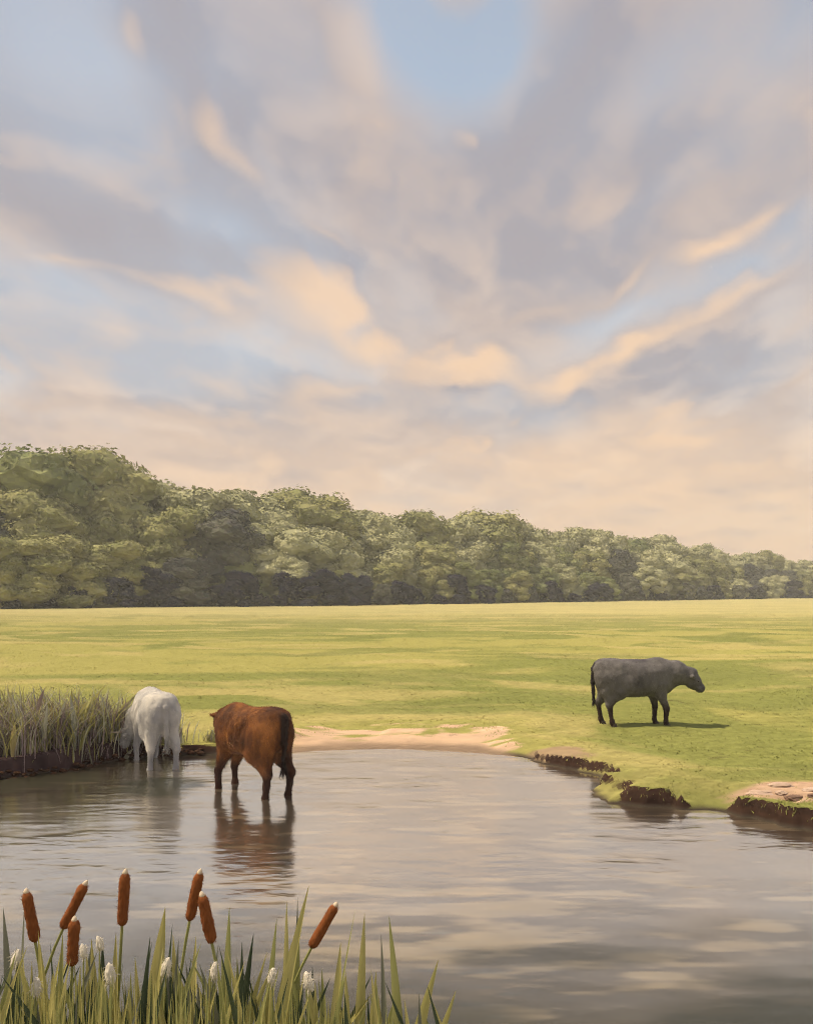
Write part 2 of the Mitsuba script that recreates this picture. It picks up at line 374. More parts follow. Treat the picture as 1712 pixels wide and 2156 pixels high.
def grass_color(p, n, uv):
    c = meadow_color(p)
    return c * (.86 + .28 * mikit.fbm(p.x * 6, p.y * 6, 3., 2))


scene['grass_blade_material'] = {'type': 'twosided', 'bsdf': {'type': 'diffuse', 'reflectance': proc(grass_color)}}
leafmat('bank_grass_material', proc(lambda p, n, uv: mix((.20, .21, .05), (.30, .27, .085), mikit.fbm(p.x * 7, p.y * 7, p.z * 7, 2))), .5)
rim, ri = [], np.random.default_rng(61)
for ex, ey in pts[::1]:
    if (2.3 < ex < 6.5 and 9.4 < ey < 14.6) or (ex < -4.9 and 12.4 < ey < 15.4):
        dens = float(meshkit.fbm(np.array([ex * 1.4, ey * 1.4, 3.0]), 2, 17))
        for _ in range(int(ri.poisson(max(0, dens - .25) * 20))):
            q = np.argmin(((pts - [ex, ey]) ** 2).sum(1)); o = nrm[q]                       # outward, over the land
            b = np.array([ex, ey, 0]) + np.r_[o * ri.uniform(.06, .26) + ri.normal(0, .02, 2), 0]
            b[2] = float(gz(b[0], b[1])) - .01
            L = ri.uniform(.10, .26)
            e = b + np.r_[-o * L * ri.uniform(.5, .95) + ri.normal(0, .05, 2), ri.uniform(-.16, .06)]
            rim.append(blade(bezier(b, (b + e) / 2 + [0, 0, .09], e, 5), ri.uniform(.012, .022) * np.array([.8, 1, .9, .6, .03]), (ri.normal(), ri.normal(), 0), .15))
add('bank_grass', mikit.ply(join(rim), 'bank_grass_material')); tag('bank_grass', 'longer grass hanging over the earthy pond banks', 'grass', kind='stuff')
gm = grass_mesh(170000, 9.6, 95, .027, .013, 2.2, seed=3)
up_ = np.random.default_rng(4).normal(0, .16, (len(gm[0]) // 5, 3)) + [0, 0, 1]      # lawn-like: blades shade with the turf they make
path = meshkit.write_ply(gm, normals=np.repeat(up_ / np.linalg.norm(up_, axis=1, keepdims=True), 5, 0))
add('short_grass', {'type': 'ply', 'filename': path, 'face_normals': False, 'bsdf': {'type': 'ref', 'id': 'grass_blade_material'}})
tag('short_grass', 'short yellow green grass covering the pasture round the pond', 'grass', kind='stuff')


# ------------------------------------------------------------------ the wood beyond the pasture
def foliage(name, fn, _=None):
    scene[name] = {'type': 'twosided', 'bsdf': {'type': 'diffuse', 'reflectance': fn}}


def leaf_fn(a, b, c):
    def fn(p, n, uv):
        t = mikit.fbm(p.x * .22, p.y * .22, p.z * .30, 3)
        s = mikit.cell_rand(p.x * 1.7, p.y * 1.7, p.z * 1.7)
        return mix(mix(a, b, smoothstep(.38, .62, t)), c, s * .45)
    return fn


foliage('foliage_olive', proc(leaf_fn((.25, .275, .115), (.36, .37, .165), (.20, .19, .14))), .35)
foliage('foliage_green', proc(leaf_fn((.20, .245, .105), (.31, .345, .15), (.18, .20, .14))), .35)
foliage('foliage_pale', proc(leaf_fn((.37, .39, .22), (.47, .48, .29), (.32, .335, .25))), .35)
mat('bark', proc(lambda p, n, uv: mix((.045, .034, .030), (.12, .095, .08), mikit.fbm(p.x * 6, p.y * 6, p.z * 1.5, 3))), .95, .1)
ICO = trimesh.creation.icosphere(subdivisions=2)


def crown_mesh(seed, wide, low, n_lobes=17, n_leaves=340):
    """a crown for a tree one unit high: a few domed boughs, each a shell of leaf sprays over a dim core, with deep gaps between"""
    r = np.random.default_rng(seed)
    parts, done = [], []
    for q in range(n_lobes):
        t = (q + .5) / n_lobes
        zc = low + .08 + (.80 - low) * t
        prof = wide * math.sin(math.pi * min(1, .30 + .62 * (zc - low) / (1 - low))) ** .6
        best, a0 = None, q * 2.4 + r.normal(0, .3)
        rad = prof * (.92 - .55 * t * r.random()) * .80
        c = np.array([rad * math.cos(a0), rad * math.sin(a0), zc])
        k = r.uniform(.78, 1.25) * (.60 + .9 * wide)
        R = np.array([.20, .20, .150]) * k * [r.uniform(.85, 1.2), r.uniform(.85, 1.2), r.uniform(.85, 1.15)]
        knob = lambda d: 1 + 1.0 * (meshkit.fbm(d * 1.9 + seed + 3.1 * q, 3, q) - .5)
        parts.append((ICO.vertices * R * (.86 * knob(ICO.vertices))[:, None] + c, ICO.faces))
        n = n_leaves
        d = r.normal(size=(n, 3)); d /= np.linalg.norm(d, axis=1, keepdims=True)
        d[:, 2] = np.where(d[:, 2] < -.25, -d[:, 2], d[:, 2])
        pos = c + d * R * (knob(d) * r.uniform(.88, 1.10, n))[:, None]
        s = r.uniform(.012, .029, n) * (.75 + .7 * wide)
        nv = d / R; nv /= np.linalg.norm(nv, axis=1, keepdims=True)
        nv = nv + r.normal(0, .30, (n, 3)); nv /= np.linalg.norm(nv, axis=1, keepdims=True)
        u = np.cross(nv, r.normal(size=(n, 3))); u /= np.linalg.norm(u, axis=1, keepdims=True)
        w = np.cross(nv, u)
        tip = -nv * .25
        v = np.stack([pos - u * s[:, None] + tip * s[:, None], pos - w * s[:, None] * .6, pos + u * s[:, None] + tip * s[:, None], pos + w * s[:, None] * .6], 1).reshape(-1, 3)
        kk = np.arange(n)[:, None] * 4
        parts.append((v, np.concatenate([kk + [0, 1, 2], kk + [0, 2, 3]], 0)))
    return join(parts)


def trunk_mesh(seed, low):
    r = np.random.default_rng(seed + 500)
    parts = []
    h = .72
    path = np.stack([np.cumsum(r.normal(0, .006, 8)), np.cumsum(r.normal(0, .006, 8)), np.linspace(-.03, h, 8)], 1)
    t = tube(path, np.interp(np.linspace(0, 1, 8), [0, .06, 1], [.034, .024, .008]), 8)
    parts.append((t.vertices, t.faces))
    for q in range(7):
        z0 = r.uniform(max(.12, low), .55)
        b = np.array([np.interp(z0, path[:, 2], path[:, 0]), np.interp(z0, path[:, 2], path[:, 1]), z0])
        a = q * 2.4 + r.random()
        e = b + np.array([math.cos(a), math.sin(a), r.uniform(.5, 1.0)]) * r.uniform(.14, .26)
        t = tube(bezier(b, (b + e) / 2 + [0, 0, -.02], e, 6), np.linspace(.012, .004, 6), 6)
        parts.append((t.vertices, t.faces))
    return join(parts)


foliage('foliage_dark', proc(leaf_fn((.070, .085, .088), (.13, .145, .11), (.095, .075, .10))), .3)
foliage('foliage_painted_shade', proc(leaf_fn((.012, .016, .045), (.034, .042, .068), (.036, .024, .052))), .3)  # blue-black leaf colour paints the shade along the foot of the wood
KINDS = []
for q, (wide, low, leafkey) in enumerate([(.40, -.02, 'foliage_olive'), (.44, -.04, 'foliage_green'), (.38, -.02, 'foliage_green'), (.42, .0, 'foliage_olive'), (.48, -.04, 'foliage_pale'), (.40, -.02, 'foliage_pale'), (.42, -.02, 'foliage_dark'), (.62, -.06, 'foliage_painted_shade'), (.70, -.06, 'foliage_painted_shade')]):
    KINDS.append((mikit.ply(crown_mesh(40 + q, wide, low), leafkey), mikit.ply(trunk_mesh(40 + q, low), 'bark', smooth=True)))
WOOD = [('front', 0, .46, 7.6), ('middle', 9, .74, 9.0), ('back', 21, 1.04, 10.0)]
skyline = lambda x: np.interp(x, [-90, -68, -52, -44, -36, -24, -14, 0, 18, 36, 60, 90, 115, 140, 200], [22.6, 22.8, 23.4, 23.0, 23.2, 20.6, 19.2, 18.8, 18.8, 19.4, 18.2, 16.8, 15.2, 14.4, 14.4])
rt = np.random.default_rng(5)
TREES = []
x = -132.0
while x < 190:
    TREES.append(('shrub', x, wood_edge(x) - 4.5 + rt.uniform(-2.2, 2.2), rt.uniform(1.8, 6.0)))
    x += (3.6 if x < 0 else 4.2 + x * .015) * rt.uniform(.7, 1.4)
for row, back, tall, step in WOOD:
    x = -132.0 + step * rt.random()
    while x < 190:
        y = wood_edge(x) + back + rt.uniform(-2.5, 2.5)
        h = skyline(x) * tall * rt.uniform(.88, 1.08)
        if row == 'front': h *= rt.uniform(.72, 1.06)
        TREES.append((row, x, y, h))
        slope = 1.0 if x < 0 else .72
        x += step * (1 + max(y - 130, 0) / 330) * slope * rt.uniform(.8, 1.25)


ORDINAL = ['first', 'second', 'third', 'fourth', 'fifth', 'sixth', 'seventh', 'eighth', 'ninth', 'tenth', 'eleventh', 'twelfth', 'thirteenth', 'fourteenth', 'fifteenth', 'sixteenth', 'seventeenth', 'eighteenth', 'nineteenth', 'twentieth', 'twenty-first', 'twenty-second', 'twenty-third', 'twenty-fourth', 'twenty-fifth']
PLACES = [(0, 'outside the left edge'), (240, 'above the sedges'), (430, 'above the white cow'), (640, 'above the brown cow'), (860, 'above the sandy landing'), (1060, 'right of the landing'), (1250, 'just left of the grey cow'), (1500, 'above the grey cow'), (1725, 'at the right edge'), (1e9, 'outside the right edge')]
KINDNAME = {'shrub': 'shade-coloured low shrub', 'front': 'low bushy tree, front row', 'middle': 'rounded tree, middle row', 'back': 'tall skyline tree'}
counts = {}


def tree_label(row, x, y):
    px = 856 + 1836 * x / y
    where = next(w for lim, w in PLACES if px < lim)
    counts[row, where] = counts.get((row, where), -1) + 1
    return f'{KINDNAME[row]} {where}, {ORDINAL[counts[row, where]]} from left there'


for n, (row, x, y, h) in enumerate(TREES):
    lab = tree_label(row, x, y)
    t = thing('shrub' if row == 'shrub' else 'tree', lab, 'shrub' if row == 'shrub' else 'tree', {'shrub': 'shade-coloured shrubs along the foot of the wood', 'front': 'front row trees of the wood', 'middle': 'middle row trees of the wood', 'back': 'skyline trees of the wood'}[row])
    crown, trunk = KINDS[(7 + n % 2 if rt.random() < np.interp(x, [-20, 110], [1, .3]) else 6) if row == 'shrub' else 6 if rt.random() < (.13 if row != 'back' else .0) else int(rt.integers(0, 6)) if x < 25 else int(rt.integers(3, 6)) if x > 70 else int(rt.integers(1, 6))]  # paler leaf colours favoured to the right, standing in for thicker haze
    sx = rt.uniform(.9, 1.2) * (1.15 if row == 'front' else 1.0)
    m = T().translate([x, y, float(gz(x, y)) - .1]).rotate([0, 0, 1], rt.uniform(0, 360)).scale([h * sx * rt.uniform(.85, 1.18), h * sx, h])
    add('crown', {**crown, 'to_world': m}, t)
    add('trunk', {**trunk, 'to_world': m}, t)


# ------------------------------------------------------------------ cattle
def surface_net(f, lo, hi, h):
    n = np.ceil((np.asarray(hi) - lo) / h).astype(int) + 1
    ax = [lo[a] + h * np.arange(n[a]) for a in range(3)]
    G = np.stack(np.meshgrid(*ax, indexing='ij'), -1)
    V = f(G.reshape(-1, 3)).reshape(n)
    ins = V < 0
    acc, cnt = np.zeros((*(n - 1), 3)), np.zeros(n - 1)
    edges = []
    for a in range(3):
        sl0, sl1 = [slice(None)] * 3, [slice(None)] * 3
        sl0[a], sl1[a] = slice(0, -1), slice(1, None)
        v0, v1 = V[tuple(sl0)], V[tuple(sl1)]
        e = np.argwhere((v0 < 0) != (v1 < 0))
        a0, a1 = v0[tuple(e.T)], v1[tuple(e.T)]
        pos = e.astype(float); pos[:, a] += a0 / (a0 - a1)
        b, c = (a + 1) % 3, (a + 2) % 3
        cells = []
        for db, dc in ((-1, -1), (0, -1), (0, 0), (-1, 0)):
            cell = e.copy(); cell[:, b] += db; cell[:, c] += dc
            np.add.at(acc, tuple(cell.T), pos); np.add.at(cnt, tuple(cell.T), 1)
            cells.append(cell)
        edges.append((cells, a0 < 0))
    idx = -np.ones(n - 1, int)
    used = cnt > 0
    idx[used] = np.arange(used.sum())
    v = lo + h * (acc[used] / cnt[used][:, None])
    faces = []
    for cells, flip in edges:
        q = np.stack([idx[tuple(c.T)] for c in cells], 1)
        faces.append(np.where(flip[:, None], q, q[:, ::-1]))
    for _ in range(2):
        e = h * .25
        g = np.stack([f(v + np.eye(3)[a] * e) - f(v - np.eye(3)[a] * e) for a in range(3)], 1) / (2 * e)
        v = v - np.clip(f(v), -h, h)[:, None] * g / np.maximum((g ** 2).sum(1, keepdims=True), .2)
    return v, np.vstack(faces)


def cone(p, a, b, ra, rb, flat=None):
    a, b = np.asarray(a, float), np.asarray(b, float)
    ab = b - a
    t = np.clip((p - a) @ ab / (ab @ ab), 0, 1)
    d = p - a - t[:, None] * ab
    if flat is not None:
        d = d * flat
    return np.linalg.norm(d, axis=1) - (ra + (rb - ra) * t)


def box_ball(p, c, R, e=2.6):
    R = np.asarray(R, float)
    q = np.abs((p - c) / R)
    return ((q ** e).sum(1) ** (1 / e) - 1) * R.min()


def smin(a, b, k):
    h = np.clip(.5 + .5 * (b - a) / k, 0, 1)
    return b + (a - b) * h - k * h * (1 - h)


def make_cow(name, label, pos, heading, size, neck, poll, muzzle, legs, coat, hair_color, tail_bend=0., horns=False, belly=0., seed=1, stretch=1.0, neck_r=.165, hs=1.0, neck_z=1.0, shag=1.0):
    """Local frame: x forward, y to the animal's left, z up; poll and muzzle are points of that frame; legs = feet (fl, fr, hl, hr) as x, y offsets."""
    t = thing(name, label, 'cow')
    X = np.array([stretch, 1, 1])
    poll, muzzle, neck = np.asarray(poll, float), np.asarray(muzzle, float), np.asarray(neck, float)
    fwd = (muzzle - poll) / np.linalg.norm(muzzle - poll)
    up = np.array([0, 0, 1.0]) - fwd[2] * fwd; up /= np.linalg.norm(up)
    left = np.cross(up, fwd)
    tail0 = np.array([-.80 * stretch, 0, 1.20])
    tail = [tail0, tail0 + [-.045, tail_bend * .25, -.06], tail0 + [-.055, tail_bend * .6, -.32], tail0 + [-.03, tail_bend, -.58]]
    feet = []
    for (fx, fy), sgn, front in zip(legs, (1, -1, 1, -1), (1, 1, 0, 0)):
        feet.append(((fx if front else fx), fy, sgn, front))

    def f(p):
        d = box_ball(p, X * (-.04, 0, .965 - belly * .3), (.70 * stretch, .315 + belly, .335 + belly * .6), 2.5)
        d = smin(d, box_ball(p, X * (-.52, 0, 1.065), (.30 * stretch, .265, .285), 3.0), .10)
        d = smin(d, box_ball(p, X * (.44, 0, 1.0), (.27 * stretch, .245, .335), 2.6), .10)
        d = smin(d, cone(p, X * (-.74, 0, 1.20), X * (.42, 0, 1.255), .085, .09), .10)      # backbone
        for s in (1, -1):                                                                      # hooks and pins
            d = smin(d, cone(p, X * (-.34, .21 * s, 1.225), X * (-.36, .225 * s, 1.20), .055, .05), .06)
            d = smin(d, cone(p, X * (-.79, .10 * s, 1.14), X * (-.76, .11 * s, 1.08), .055, .05), .06)
        d = smin(d, cone(p, X * (.50, 0, neck_z), neck, .255, neck_r, np.array([1, 1.25, 1])), .12)
        d = smin(d, cone(p, neck, poll - up * .05, neck_r, .125 * hs, np.array([1, 1.2, 1])), .08)
        d = smin(d, cone(p, X * (.60, 0, .84), neck - [0, 0, .10], .15, .09, np.array([1, 1.5, 1])), .12)      # dewlap and brisket
        h1 = poll + fwd * .16 - up * .02
        d = smin(d, cone(p, poll, h1, .108 * hs, .10 * hs), .05)
        d = smin(d, cone(p, h1, muzzle - fwd * .05, .095 * hs, .066 * hs), .05)
        d = smin(d, cone(p, h1 - up * .05, muzzle - fwd * .10 - up * .035, .075 * hs, .045 * hs), .05)      # jaw
        d = smin(d, cone(p, muzzle - fwd * .04 + left * .025, muzzle - fwd * .04 - left * .025, .066 * hs, .066 * hs), .03)
        for s in (1, -1):
            e0 = poll + left * .085 * s + fwd * .04 - up * .01
            e1 = poll + left * .28 * s + up * .0 - fwd * .03 - np.array([0, 0, .03])
            d = smin(d, cone(p, e0, (e0 + e1) / 2, .028, .042, np.array([1.0, 1, 1])), .03)
            d = smin(d, cone(p, (e0 + e1) / 2, e1, .042, .014), .03)
        for fx, fy, s, front in feet:
            if front:
                sh, el, kn, fe, ho = X * (.45, .155 * s, .86), (.41 * stretch * .45 + fx * .55 - .03, .16 * s, .66), (fx + .008, fy, .37), (fx - .005, fy, .12), (fx + .02, fy, .035)
                d = smin(d, cone(p, sh, el, .145, .105, np.array([1, 1.25, 1])), .09)
                d = smin(d, cone(p, el, kn, .098, .052), .06)
                d = smin(d, cone(p, kn, fe, .050, .040), .03)
                d = smin(d, cone(p, fe, ho, .046, .052), .03)
            else:
                hip, st, hk, fe, ho = X * (-.50, .15 * s, .98), X * (-.36, .185 * s, .70), (fx - .05, fy, .45), (fx + .0, fy, .12), (fx + .035, fy, .035)
                d = smin(d, cone(p, hip, st, .215, .145, np.array([1, 1.35, 1])), .09)
                d = smin(d, cone(p, X * (-.68, .13 * s, 1.0), X * (-.60, .155 * s, .68), .13, .105, np.array([1, 1.2, 1])), .08)
                d = smin(d, cone(p, st, hk, .125, .055), .07)
                d = smin(d, cone(p, X * (-.62, .155 * s, .70), hk, .095, .050), .06)
                d = smin(d, cone(p, hk, fe, .052, .041), .03)
                d = smin(d, cone(p, fe, ho, .046, .052), .03)
        for a, b in zip(tail[:-1], tail[1:]):
            d = smin(d, cone(p, a, b, .036, .030), .03)
        return d

    lo = np.array([-1.05 * stretch - .06, -.62, -.03])
    hi = np.array([max(1.0, muzzle[0] + .25, poll[0] + .4), max(.62, muzzle[1] + .35, poll[1] + .45), 1.55])
    lo[1] = min(lo[1], muzzle[1] - .35, poll[1] - .45)
    v, q = surface_net(f, lo, hi, .0185)
    v[:, 2] = np.maximum(v[:, 2], 0)
    g = np.stack([f(v + np.eye(3)[a] * .006) - f(v - np.eye(3)[a] * .006) for a in range(3)], 1)
    g /= np.linalg.norm(g, axis=1, keepdims=True) + 1e-9
    # lie of the coat: shallow muscle and hair relief
    v = v + g * ((meshkit.fbm(v * np.array([5, 5, 7]), 3, seed) - .5) * .030 + (meshkit.fbm(v * np.array([14, 14, 9]) + 5, 2, seed + 1) - .5) * .012)[:, None]
    ribs = np.sin(v[:, 0] * 46 + v[:, 2] * 9) * sst(-.28, -.12, v[:, 0]) * sst(.34, .18, v[:, 0]) * sst(.66, .78, v[:, 2]) * sst(1.20, 1.05, v[:, 2])
    flank = np.exp(-((v[:, 0] + .20 * stretch) / .10) ** 2 - ((v[:, 2] - 1.08) / .13) ** 2) * (np.abs(v[:, 1]) > .12)      # hollow before the hip
    v = v + g * (ribs * .006 - flank * .035)[:, None]
    col = coat(v, g)
    onrope = sst(-.79 * stretch, -.79 * stretch - .03, v[:, 0]) * sst(.10, .05, np.abs(v[:, 1])) * sst(.5, .56, v[:, 2])
    col = col * (1 - onrope[:, None]) + np.asarray(hair_color) * 1.2 * onrope[:, None]
    M = T().translate(list(pos)).rotate([0, 0, 1], heading).scale(size)
    body = mikit.ply((v, q), 'coat_material', smooth=True, color=col)
    add('body', {**body, 'to_world': M}, t)
    # hair standing off the coat
    r = np.random.default_rng(seed)
    pick = r.choice(np.flatnonzero(v[:, 2] > .12), 15000)
    b, nn = v[pick], g[pick]
    down = np.array([-.45, 0, -1.0]) + r.normal(0, .35, (len(b), 3))
    lie = down - (down * nn).sum(1, keepdims=True) * nn
    lie /= np.linalg.norm(lie, axis=1, keepdims=True) + 1e-9
    L = shag * r.uniform(.025, .075, (len(b), 1))
    tip = b + (lie * .93 + nn * r.uniform(.10, .38, (len(b), 1))) * L
    side = np.cross(lie, nn) * .0042
    hv = np.stack([b - side - nn * .003, b + side - nn * .003, tip], 1).reshape(-1, 3)
    tint = np.clip(col[pick] * (1 + shag * r.uniform(-.45, .5, (len(b), 1))), 0, .95)
    hair = mikit.ply((hv, np.arange(len(hv)).reshape(-1, 3)), 'coat_material', smooth=False, color=np.repeat(tint, 3, 0))
    k = add('hair', {**hair, 'to_world': M}, t); tag(k, kind='stuff')
    # tail tuft
    tp, e = [], tail[-1]
    for _ in range(46):
        o = r.normal(0, .012, 3)
        end = e + [r.normal(.0, .030), tail_bend * .35 + r.normal(0, .035), -r.uniform(.14, .26)]
        tp.append(blade(bezier(e + o + [0, 0, .05], e + o + [-.01, 0, -.08], end, 5), np.array([.012, .016, .014, .009, .002]), r.normal(size=3)))
    tv, tf = join(tp)
    add('tail_tuft', {**mikit.ply((tv, tf), 'coat_material', smooth=False, color=np.tile(hair_color, (len(tv), 1))), 'to_world': M}, t)
    for s in (1, -1):
        eye = poll + fwd * .17 + left * .088 * hs * s + up * .028
        m = trimesh.creation.icosphere(subdivisions=2, radius=.021); m.apply_translation(eye)
        add('eye', {**mikit.ply(m, 'eye_material', smooth=True), 'to_world': M}, t)
        if horns:
            a = poll + left * .07 * s + up * .075
            path = bezier(a, a + left * .17 * s + up * .03, a + left * .22 * s + up * .15 + fwd * .03, 8)
            add('horn', {**mikit.ply(tube(path, np.linspace(.026, .006, 8), 9), 'horn_material', smooth=50), 'to_world': M}, t)
    for fx, fy, s, front in feet:
        m = trimesh.creation.cone(radius=.072, height=.19, sections=14)
        hv2 = m.vertices.copy(); keep = hv2[:, 2] > .075
        m = trimesh.creation.cylinder(radius=.056, height=.075, sections=16)
        vv = m.vertices.copy(); vv[:, 2] += .0385
        vv[:, 0] += np.where(vv[:, 2] < .03, .012, 0); vv[:, :2] *= np.where(vv[:, 2:] < .03, 1.13, 1.0)
        m.vertices = vv + [fx + (.02 if front else .035), fy, 0]
        add('hoof', {**mikit.ply(m, 'hoof_material', smooth=40), 'to_world': M}, t)
    return t


scene['coat_material'] = {'type': 'twosided', 'bsdf': {'type': 'principled', 'base_color': {'type': 'mesh_attribute', 'name': 'vertex_color'}, 'roughness': .72, 'specular': .25, 'sheen': .4}}
mat('eye_material', (.012, .010, .010), .35, .3)
mat('horn_material', proc(lambda p, n, uv: mix((.52, .47, .40), (.30, .25, .20), mikit.fbm(p.x * 25, p.y * 25, p.z * 25, 2))), .5, .4)
mat('hoof_material', proc(lambda p, n, uv: mix((.03, .025, .022), (.09, .07, .055), mikit.fbm(p.x * 20, p.y * 20, p.z * 40, 2))), .55, .35)


def coat_fn(light, base, dark, leg, seed, leg_top=.62, mottled=.6):
    light, base, dark, leg = (np.array(c, float) for c in (light, base, dark, leg))

    def fn(v, n):
        a = meshkit.fbm(v * np.array([3.2, 3.2, 2.2]), 4, seed)
        b = meshkit.fbm(v * np.array([16, 16, 6]), 3, seed + 7)
        m = np.clip((a - .5) * 2.6 * mottled + (b - .5) * 1.2, -1, 1)[:, None]
        c = base + np.where(m > 0, (light - base) * m, (dark - base) * -m)
        k = sst(leg_top + .14, leg_top - .14, v[:, 2] + (a - .5) * .3)[:, None] * sst(.9, .75, v[:, 0])[:, None]
        return c * (1 - k) + leg * k * (.7 + .6 * b[:, None])
    return fn


brown = coat_fn((.27, .105, .024), (.105, .036, .009), (.020, .008, .005), (.036, .014, .009), 3, .50, 1.2)
white = coat_fn((.58, .57, .53), (.42, .425, .42), (.24, .25, .27), (.27, .28, .30), 8, .44, 1.1)
grey = coat_fn((.18, .178, .182), (.112, .112, .120), (.055, .055, .064), (.030, .018, .014), 14, .44, .8)
make_cow('brown_cow', 'reddish brown cow standing knee deep in the pond, seen from behind', (-2.24, 12.58, -.12), 140, 1.0, (.70, -.07, 1.04), (.84, -.18, 1.12), (.88, -.52, .94),
         [(.50, .20), (.58, -.17), (-.52, .19), (-.60, -.17)], brown, (.02, .010, .007), .02, belly=.0, seed=3, stretch=.84)
make_cow('white_cow', 'pale white cow drinking at the pond edge beside the sedges', (-4.20, 14.55, -.12), 119, 1.0, (.70, .18, .82), (.74, .33, .55), (.78, .48, .22),
         [(.46, .20), (.54, -.15), (-.50, .19), (-.62, -.19)], white, (.34, .34, .33), -.02, horns=True, belly=.02, seed=8, stretch=.84, shag=.5)
make_cow('grey_cow', 'dark grey cow standing on the pasture with lowered head', (4.58, 17.45, float(gz(4.58, 17.45)) - .01), -2, 1.0, (.80, 0, 1.07), (1.08, 0, 1.03), (1.30, 0, .74),
         [(.42, .16), (.57, -.15), (-.66, .16), (-.50, -.17)], grey, (.02, .018, .018), .0, seed=14, belly=.045, stretch=1.0, neck_r=.235, hs=1.38, neck_z=1.05, shag=.65)

# ------------------------------------------------------------------ sedges on the left bank
leafmat('sedge_green', proc(lambda p, n, uv: mix((.30, .31, .11), (.44, .42, .17), mikit.fbm(p.x * 5, p.y * 5, p.z * 3, 2))), .6)
leafmat('sedge_grey', proc(lambda p, n, uv: mix((.29, .305, .25), (.44, .45, .36), mikit.fbm(p.x * 5, p.y * 5, p.z * 3, 2))), .5)
leafmat('sedge_purple', proc(lambda p, n, uv: mix((.20, .155, .17), (.33, .27, .275), mikit.fbm(p.x * 5, p.y * 5, p.z * 3, 2))), .4)
leafmat('sedge_straw', proc(lambda p, n, uv: mix((.40, .34, .13), (.46, .42, .24), mikit.fbm(p.x * 5, p.y * 5, p.z * 3, 2))), .5)
SEDGE = ['sedge_grey', 'sedge_green', 'sedge_purple', 'sedge_grey', 'sedge_straw', 'sedge_green', 'sedge_grey']


def sedge(x, y, height, n_big, n_fine, spread, label, seed, cat='sedge'):
    r = np.random.default_rng(seed)
    t = thing('sedge_clump', label, cat, None)
    z = float(gz(x, y))
    for q in range(n_big):
        a = r.random() * 6.283
        b = np.array([x + r.normal(0, spread * .5), y + r.normal(0, spread * .35), 0]); b[2] = max(float(gz(b[0], b[1])), -.05) - .03
        L = height * r.uniform(.40, 1.0) * (1 - .30 * min(1, (abs(b[0] - x) / (spread * 1.1)) ** 2))
        out = np.array([math.cos(a), math.sin(a) * .7, 0]) * L * r.uniform(.12, .80)
        path = bezier(b, b + [out[0] * .15, out[1] * .15, L * .62], b + [out[0], out[1], L * r.uniform(.88, 1.0)], 8)
        w = r.uniform(.045, .12) * np.array([.45, .75, .95, 1, .9, .68, .38, .03])
        add('leaf', mikit.ply(blade(path, w, (math.cos(a + 1.57) + .4, math.sin(a + 1.57), 0), .18), SEDGE[int(r.integers(0, 7))], smooth=True), t)
    parts = [[], [], []]
    for q in range(n_fine):
        a = r.random() * 6.283
        b = np.array([x + r.normal(0, spread * .55), y + r.normal(0, spread * .4), 0])
        b[2] = float(gz(b[0], b[1]))
        if b[2] < -.02:
            continue
        b[2] -= .03
        L = height * r.uniform(.3, .98)
        out = np.array([math.cos(a), math.sin(a), 0]) * L * r.uniform(.05, .8)
        path = bezier(b, b + [out[0] * .1, out[1] * .1, L * .6], b + [out[0], out[1], L * r.uniform(.8, 1.0)], 6)
        parts[q % 3].append(blade(path, r.uniform(.010, .026) * np.array([.7, 1, 1, .85, .5, .02]), (math.cos(a + 1.57), math.sin(a + 1.57), 0), .2))
    for pp, m in zip(parts, ('sedge_grey', 'sedge_green', 'sedge_purple')):
        if pp:
            k = add('fine_leaves', mikit.ply(join(pp), m), t); tag(k, kind='stuff')


for n, (x, y, h, label) in enumerate([
    (-7.3, 14.1, 1.1, 'grey green sedge clump cut by the left frame edge, at the water'), (-6.8, 14.0, 1.0, 'sedge clump with broad olive leaves nearest the left frame edge'),
    (-6.3, 14.75, 1.15, 'tall grey sedge clump behind the leftmost bank edge'), (-6.1, 14.08, .98, 'low sedge clump hanging over the dark left bank'),
    (-5.75, 15.1, 1.15, 'purple tinged sedge clump in the middle of the left sedge bed'), (-5.62, 14.45, .95, 'pale straw sedge clump on the dark bank halfway to the white cow'),
    (-5.2, 15.3, 1.05, 'tall sedge clump second from the white cow'), (-5.3, 14.95, .78, 'low sedge clump just left of the white cow'),
    (-7.1, 15.4, 1.2, 'tall sedge clump at the back of the bed at left'), (-4.72, 15.5, .70, 'brownish sedge clump directly behind the white cow')]):
    sedge(x, y, h, 20 if h > .8 else 13, 420, .55, label, 70 + n)
sedge(-3.42, 15.75, .34, 6, 90, .22, 'small dark sedge tuft between the white cow and the brown cow', 95)

